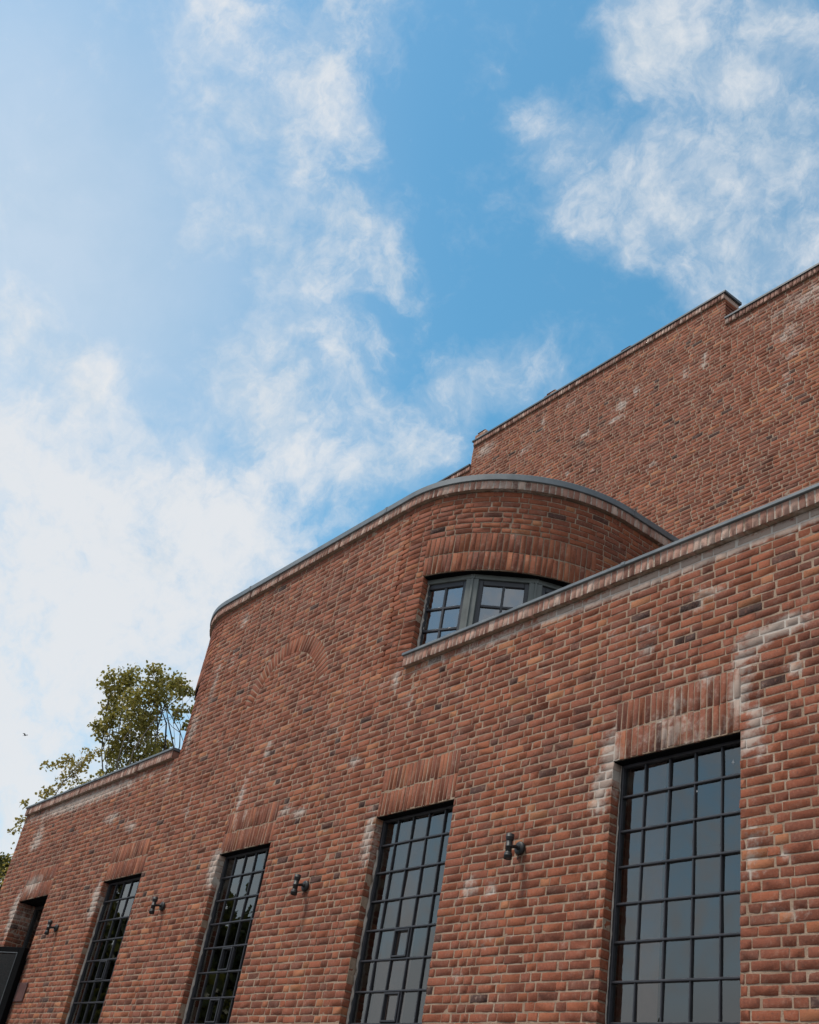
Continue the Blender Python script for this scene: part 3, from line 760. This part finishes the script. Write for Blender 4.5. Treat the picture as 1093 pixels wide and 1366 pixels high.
tall_window(*WIN[1], (4, 6))
tall_window(*WIN[2], (4, 6))
tall_window(*WIN[3], (4,))
# wall below the sills
for a, b in WIN:
    plain_wall('apron', (a, FY), (b, FY), 0, 11)

# ------------------------------------------------------------------ faceted windows in the bay's round corners
def corner_window(cx, sgn):
    rad = 1.545; vz = [10.0, 33.0, 56.5, 80.0]
    V = [Vector((cx + sgn * rad * math.sin(R(a)), CYC - rad * math.cos(R(a)), 0)) for a in vz]
    if sgn < 0: V.reverse()
    zb, zt = 5.60, 7.035
    h = MB(); sl_ = MB()
    frames = []
    for i in range(3):
        d = (V[i + 1] - V[i]); L = d.length; d.normalize(); nin = Vector((-d.y, d.x, 0))
        m4 = Matrix((d, nin, Vector((0, 0, 1)))).transposed().to_4x4(); m4.translation = V[i]
        h.box(-.03, L + .03, -.035, .06, zt - .055, zt + .03, .004, m4); sl_.box(-.03, L + .03, -.05, .06, zb - .05, zb, .004, m4)
        frames.append((m4, L))
    root = part(h.build('corner_window', M_mullion)); part(sl_.build('sill', M_mullion), root)
    for i, v in enumerate(V):
        d = (V[min(i + 1, 3)] - V[max(i - 1, 0)]).normalized(); nin = Vector((-d.y, d.x, 0))
        m4 = Matrix((d, nin, Vector((0, 0, 1)))).transposed().to_4x4(); m4.translation = v
        if i in (1, 2):
            mu = MB(); mu.box(-.066, .066, -.03, .07, zb, zt - .056, .004, m4); mu.box(-.012, .012, -.042, -.031, zb, zt - .056, .003, m4)
            part(mu.build('mullion', M_mullion), root)
    for m4, L in frames:
        s = MB(); e = .062
        s.box(e, e + .045, -.012, .035, zb, zt - .056, .004, m4); s.box(L - e - .045, L - e, -.012, .035, zb, zt - .056, .004, m4)
        s.box(e + .045, L - e - .045, -.012, .035, zt - .11, zt - .056, .004, m4); s.box(e + .045, L - e - .045, -.012, .035, zb, zb + .05, .004, m4)
        xm = L / 2
        s.box(xm - .012, xm + .012, -.006, .030, zb + .05, zt - .11, .003, m4)
        z = zt - .11 - .235
        zs = [zt - .11]
        while z > zb + .12:
            s.box(e + .045, L - e - .045, -.008, .028, z - .012, z + .012, .003, m4); zs.append(z); z -= .245
        sash = part(s.build('sash', M_steel), root)
        zs.append(zb + .05); p = MB()
        for k in range(len(zs) - 1):
            for c in (0, 1):
                a0 = (e + .045, xm)[c]; a1 = (xm, L - e - .045)[c]
                mm = m4 @ Matrix.Translation(((a0 + a1) / 2, .012, (zs[k] + zs[k + 1]) / 2)) @ Matrix.Rotation(random.gauss(0, .004), 4, 'X') @ Matrix.Rotation(random.gauss(0, .004), 4, 'Z')
                p.box(-(a1 - a0) / 2, (a1 - a0) / 2, -.002, .002, -(zs[k] - zs[k + 1]) / 2, (zs[k] - zs[k + 1]) / 2, 0, mm)
        pn = p.build('pane', M_coated); pn.parent = root
corner_window(CXR, 1)
corner_window(CXL, -1)

# ------------------------------------------------------------------ doorway: transom light and a glazed leaf standing ajar
d0, d1 = DOOR; yd = FY + .27; zt = 3.74
f = MB()
f.box(d0 - .005, d0 + .05, yd, yd + .07, 0, Z_HEAD, .004); f.box(d1 - .05, d1 + .005, yd, yd + .07, 0, Z_HEAD, .004)
f.box(d0 + .05, d1 - .05, yd, yd + .07, Z_HEAD - .06, Z_HEAD, .004); f.box(d0 + .05, d1 - .05, yd, yd + .07, zt - .05, zt + .05, .004)
door = part(f.build('door', M_timber))
p = MB(); p.box(d0 + .05, d1 - .05, yd + .03, yd + .036, zt + .05, Z_HEAD - .06)
part(p.build('transom_pane', M_glass), door)
hinge = Matrix.Translation((d1 + .06, FY - .03, 0)) @ Matrix.Rotation(R(17), 4, 'Z')
lf = MB(); LW = 1.20; th = .075
lf.box(-.13, 0, -th, 0, .02, zt - .02, .004, hinge); lf.box(-LW, -LW + .13, -th, 0, .02, zt - .02, .004, hinge)
lf.box(-LW + .13, -.13, -th, 0, zt - .09, zt - .02, .004, hinge); lf.box(-LW + .13, -.13, -th, 0, .02, .3, .004, hinge); lf.box(-LW + .13, -.13, -th, 0, 1.0, 1.1, .004, hinge)
leaf = part(lf.build('door_leaf', M_black), door)
gd = MB(); gd.box(-LW + .13, -.13, -.045, -.038, .3, 1.0, 0, hinge); gd.box(-LW + .13, -.13, -.045, -.038, 1.1, zt - .09, 0, hinge)
pn = gd.build('door_pane', M_dimglass); part(pn, door)
bd = MB()
for a, b, c, d in ((-.142, -.13, 1.1, zt - .09), (-LW + .13, -LW + .142, 1.1, zt - .09)): bd.box(a, b, -th - .006, -th + .02, c, d, .002, hinge)
bd.box(-LW + .142, -.142, -th - .006, -th + .02, zt - .102, zt - .09, .002, hinge)
part(bd.build('glazing_bead', M_zinc_dark), door)

# ------------------------------------------------------------------ wall plaque
pl = MB(); pl.box(-.17, .17, -.022, -.004, -.12, .12, .003)
po = pl.build('wall_plaque', M_plaque); po.location = (-16.03, FY, 3.15)
tag(po, 'small blank brown-red metal plate fixed to the brickwork right of the doorway', 'plaque')
for sx in (-.15, .15):
    for sz in (-.1, .1):
        sc = MB(); sc.lathe([(.009, 0), (.008, .004), (.003, .006)], 10, Matrix.Translation((sx, -.022, sz)) @ Matrix.Rotation(R(90), 4, 'X'))
        sc.build("screw_head", M_zinc_dark, po)

# ------------------------------------------------------------------ up-and-down wall lamps
def make_lamp():
    root = empty('wall_lamp')
    ry = Matrix.Rotation(R(90), 4, 'X')
    m_ = MB(); m_.lathe([(.046, 0), (.050, .004), (.050, .020), (.044, .027), (.022, .030)], 28, Matrix.Translation((0, -.004, 0)) @ ry)
    m_.build('mounting_plate', M_lamp, root)
    m_ = MB(); m_.tube([(0, -.030, 0), (0, -.055, .002), (0, -.084, -.008), (0, -.102, -.012)], [.015, .013, .012, .013], 12); m_.lathe([(.018, 0), (.02, .006), (.018, .014)], 16, Matrix.Translation((0, -.034, .001)) @ ry)
    m_.build('arm', M_lamp, root)
    m_ = MB()
    m_.lathe([(.022, -.052), (.0235, -.05), (.0235, -.004), (.026, -.003), (.026, .003), (.0235, .004), (.0235, .05), (.022, .052)], 24, Matrix.Translation((0, -.122, -.018)))
    m_.build('lamp_body', M_lamp, root)
    for sg in (1, -1):
        m_ = MB(); m_.lathe([(.019, .040), (.025, .043), (.0285, .049), (.0300, .056), (.0302, .064), (.0315, .065), (.0315, .070), (.0302, .071), (.0310, .092), (.0285, .093), (.0270, .086)], 24, Matrix.Translation((0, -.122, -.018)) @ (Matrix.Identity(4) if sg > 0 else Matrix.Rotation(math.pi, 4, 'X')), cap=False)
        sh = m_.build('lamp_shade', M_lamp, root)
        m_ = MB(); m_.lathe([(.0274, .084), (.0270, .0875)], 24, Matrix.Translation((0, -.122, -.018)) @ (Matrix.Identity(4) if sg > 0 else Matrix.Rotation(math.pi, 4, 'X')))
        m_.build("lens", M_lens, sh)
    m_ = MB(); m_.tube([(-.012, -.012, -.045), (-.014, -.02, -.075), (-.006, -.026, -.085), (.006, -.02, -.070)], [.003] * 4, 6)
    m_.build('cable', M_lamp, root)
    return root
LAMPS = [(-6.165, 3.952, 'black up-and-down wall lamp between the two largest windows at the right', 0),
         (-9.14, 3.945, 'black up-and-down wall lamp on the pier between the second and third windows from the right', .02),
         (-12.215, 3.995, 'black up-and-down wall lamp on the pier right of the narrow tree-mirroring window', -.02),
         (-15.45, 3.955, 'black up-and-down wall lamp nearest the doorway, above the brown-red plate', .01)]
proto = make_lamp()
def copy_tree(o, parent=None):
    c = o.copy(); COL.objects.link(c)
    if parent is not None: c.parent = parent
    for ch in list(o.children): copy_tree(ch, c)
    return c
for i, (x, z, lab, rot) in enumerate(LAMPS):
    o = proto if i == 0 else copy_tree(proto)
    o.location = (x, FY - .003, z); o.rotation_euler = (0, rot, rot * 2)
    tag(o, lab, 'wall lamp', 'wall lamps along the brick front')

# ------------------------------------------------------------------ trees
def leaves(name, blobs, size, dens, mat, parent, seed, fall=.35):
    r = np.random.default_rng(seed); P = []
    for x, y, z, rad in blobs:
        nsub = max(2 if rad < .08 else 3, int(dens * 1.1 * (rad / .3) ** 1.6)); 
        dirs = r.normal(size=(nsub, 3)); dirs /= np.linalg.norm(dirs, axis=1)[:, None]
        cs = np.array([x, y, z]) + dirs * (rad * (.25 + .75 * r.random(nsub) ** .6))[:, None]
        for c in cs:
            k = int(r.integers(9, 22)); P.append(c + r.normal(0, max(.045, min(.11, rad * .24)), (k, 3)))
    P = np.concatenate(P); N = len(P)
    a = r.normal(size=(N, 3)); a[:, 2] -= .3; a /= np.linalg.norm(a, axis=1)[:, None]
    b = np.cross(a, r.normal(size=(N, 3))); b /= np.linalg.norm(b, axis=1)[:, None]; n = np.cross(a, b)
    s = (size * r.uniform(.6, 1.25, N))[:, None]
    # a lobed leaf folded along its midrib
    pts = [(0, 0, 0), (.30, .42, .10), (.55, .30, .08), (.68, .46, .12), (1.0, 0, 0), (.68, -.46, .12), (.55, -.30, .08), (.30, -.42, .10)]
    V = np.stack([P + s * (a * q[0] + b * q[1] + n * q[2]) for q in pts], 1).reshape(-1, 3)
    o = (np.arange(N) * 8)[:, None]
    loops = (o + np.array([0, 4, 3, 2, 1, 0, 7, 6, 5, 4])[None]).ravel()
    tot = np.full(2 * N, 5); st = np.arange(2 * N) * 5
    tone = np.repeat(np.clip(r.normal(.45, .22, N), 0, 1), 2)
    return mesh_np(name, V, loops, st, tot, [mat], None, parent, {'tone': tone})
def limb(mb, r, a, b, r0, r1, sag=.12, n=6):
    a = Vector(a); b = Vector(b); L = (b - a).length; off = Vector((r.normal(0, 1), r.normal(0, 1), r.normal(0, .6))) * L * sag * .5
    pts = []; rad = []
    for i in range(n):
        t_ = i / (n - 1); q = a.lerp(b, t_) + off * math.sin(math.pi * t_); pts.append(q); rad.append(r0 + (r1 - r0) * t_)
    mb.tube(pts, rad, 7); return pts
def tree(name, label, group, base, fork, blobs, size, dens, mat, seed, trunk_r=.16, extra=(), limb_min=.2):
    root = empty(name, (base[0], base[1], 0)); tag(root, label, 'tree', group)
    off = Vector((base[0], base[1], 0)); r = np.random.default_rng(seed)
    mb = MB(); tp = limb(mb, r, (0, 0, -.1), Vector(fork) - off, trunk_r, trunk_r * .6, .06, 8)
    mb.build('trunk', M_bark, root)
    mb = MB()
    for x, y, z, rad in blobs:
        if rad < limb_min: continue
        st = tp[-1 - int(r.integers(0, 3))]
        pts = limb(mb, r, st, Vector((x, y, z)) - off, trunk_r * .15, .008, .35)
        for q in range(3):
            e = Vector((x, y, z)) - off + Vector(r.normal(0, rad * .6, 3)); limb(mb, r, pts[3 + q % 3], e, .009, .003, .3, 5)
    for ps, ra in extra: mb.tube([Vector(p) - off for p in ps], ra, 7)
    mb.build('limbs', M_bark, root)
    leaves('crown', [(x - base[0], y - base[1], z, q) for x, y, z, q in blobs], size, dens, mat, root, seed)
    return root
TALL = [(-26.03,8.49,11.40,0.44),(-26.03,8.90,11.78,0.45),(-25.20,9.17,11.72,0.40),(-25.31,9.77,11.89,0.40),(-25.81,10.32,11.87,0.33),(-26.55,9.01,11.21,0.62),(-25.20,9.08,11.03,0.59),(-25.11,9.49,11.27,0.47),(-25.50,8.59,10.30,0.27),(-26.20,8.68,10.18,0.24),(-25.24,9.09,10.44,0.55),(-25.70,9.63,10.74,0.36),(-25.60,10.29,11.28,0.24),(-25.75,9.23,10.10,0.44),(-26.06,10.01,10.44,0.36),(-26.38,9.14,9.98,0.32),(-25.30,9.56,9.73,0.49),(-25.77,10.20,10.45,0.18),(-24.92,10.26,11.22,0.16),(-25.25,10.45,10.89,0.12),(-25.97,8.43,10.28,0.16)]
LOW = [(-23.09,7.41,8.45,0.26),(-22.93,7.09,8.38,0.16),(-22.73,6.97,8.13,0.14),(-23.16,6.86,8.20,0.12),(-23.43,6.78,8.24,0.07),(-22.66,7.38,8.50,0.17),(-22.50,7.49,8.59,0.14),(-22.88,7.29,8.14,0.24),(-23.60,7.17,7.83,0.05),(-23.72,7.05,7.67,0.04),(-23.57,6.69,7.37,0.05),(-23.84,6.84,7.11,0.06),(-23.82,6.76,7.03,0.05),(-23.43,6.60,6.71,0.05),(-23.12,6.65,6.72,0.03),(-23.26,7.16,7.96,0.16),(-23.30,6.94,7.67,0.10)]
EDGE = [(-25.35,7.16,6.44,0.17),(-25.20,7.02,6.22,0.29),(-25.41,7.31,6.30,0.13),(-25.60,7.27,5.84,0.47),(-25.33,6.73,6.32,0.37)]
TALL = [(x, y, z, q * .80) for x, y, z, q in TALL]
LOW = [(x, y, z, q * (.8 if q > .09 else .5)) for x, y, z, q in LOW]
TALL2 = TALL + [(-25.7, 9.3, 9.0, .7), (-26.1, 8.8, 8.4, .6), (-25.3, 9.9, 8.3, .7), (-25.6, 10.3, 7.5, .6)]
tree('autumn_tree', 'tall olive-green tree standing behind the left parapet beside the round-cornered bay', 'trees beyond the left end of the building', (-25.6, 10.2), (-25.6, 10.15, 8.9), TALL2, .082, 19, M_leaf, 11, .17,
     extra=[(((-25.68, 10.12, 8.6), (-25.69, 10.21, 10.3), (-25.59, 10.02, 10.86), (-25.59, 9.74, 11.2)), (.03, .026, .020, .010)),
            (((-25.55, 10.42, 8.4), (-25.53, 10.45, 10.2), (-25.57, 10.1, 10.83), (-25.5, 9.8, 11.3)), (.028, .022, .016, .008)),
            (((-25.45, 10.45, 8.8), (-25.52, 10.52, 10.4), (-25.48, 10.35, 10.95)), (.020, .016, .008))])
LOW2 = LOW + [(-22.9, 7.2, 7.2, .4), (-22.7, 7.4, 6.5, .5), (-23.0, 7.0, 5.8, .5), (-22.6, 7.3, 5.2, .5)]
tree('autumn_tree', 'low yellowing tree whose twigs show over the far left end of the parapet', 'trees beyond the left end of the building', (-22.8, 7.25), (-22.8, 7.25, 5.6), LOW2, .06, 17, M_leaf_gold, 12, .11)
EDGE2 = EDGE + [(-25.8, 7.0, 5.2, .6), (-25.4, 6.8, 4.6, .6)]
tree('autumn_tree', 'dark tree only just showing beyond the wall corner at the left edge', 'trees beyond the left end of the building', (-25.7, 7.0), (-25.6, 7.0, 4.3), EDGE2, .085, 30, M_leaf_dark, 13, .12)

# trees across the yard, seen mirrored in the window glass
def yard_tree(x, y, h, wid, lab, seed):
    r = np.random.default_rng(seed); bl = []
    for i in range(30):
        t_ = r.random(); z = h * (.32 + .62 * t_); rr = wid * math.sin(math.pi * (.18 + .78 * t_)) * math.sqrt(r.random())
        a = r.random() * 6.283; bl.append((x + rr * math.cos(a), y + rr * math.sin(a), z, r.uniform(.5, .95)))
    tree('yard_tree', lab, 'trees across the yard mirrored in the windows', (x, y), (x, y, h * .45), bl, .26, 6, M_leaf_dark, seed, .2)
yard_tree(-33.0, -1.2, 8.9, 2.6, 'broken-crowned tree across the yard, mirrored with sky gaps in the leftmost tall window', 21)
yard_tree(-29.0, -3.9, 8.2, 2.3, 'round dark tree across the yard, mirrored in the third window from the right', 22)
yard_tree(-36.5, -6.5, 8.4, 2.8, 'broad dark tree across the yard, standing behind the two nearer mirrored ones', 23)
yard_tree(-31.0, -25.0, 8.4, 3.0, 'distant tree whose top shows mirrored low in the rightmost window', 24)
yard_tree(-26.5, -27.5, 8.0, 2.6, 'smaller distant tree next to the one mirrored in the rightmost window', 25)

# ------------------------------------------------------------------ a bird far off in the sky
bd = MB()
bd.lathe([(.004, -.20), (.03, -.14), (.055, -.04), (.06, .04), (.045, .12), (.035, .16), (.036, .19), (.012, .235)], 12, Matrix.Rotation(R(90), 4, 'Y'))
bd.add([(-.18, -.03, 0), (-.18, .03, 0), (-.32, .06, .004), (-.32, -.06, .004), (-.18, 0, .012)], [(0, 1, 2, 3), (0, 4, 1)])
bo = bd.build('bird', M_feather); bo.location = (-.9284 * 130, .2443 * 130, .2801 * 130 + 1.6); bo.rotation_euler = (R(8), R(-12), R(35))
tag(bo, 'tiny dark bird gliding in the pale sky left of the tree', 'bird')
for sg in (1, -1):
    wv = [(.09, .04, .02), (.12, .24, .13), (.04, .44, .12), (-.06, .42, .115), (-.06, .22, .11), (-.09, .04, .015)]
    top = [(x, sg * y, z + .008) for x, y, z in wv]; bot = [(x, sg * y, z - .006) for x, y, z in wv]
    wm = MB(); k = len(wv); wm.add(top + bot, [(0, 1, 4, 5), (1, 2, 3, 4), (k + 5, k + 4, k + 1, k), (k + 4, k + 3, k + 2, k + 1)] + [(i, (i + 1) % k, k + (i + 1) % k, k + i) for i in range(k)])
    wm.build('wing', M_feather, bo)
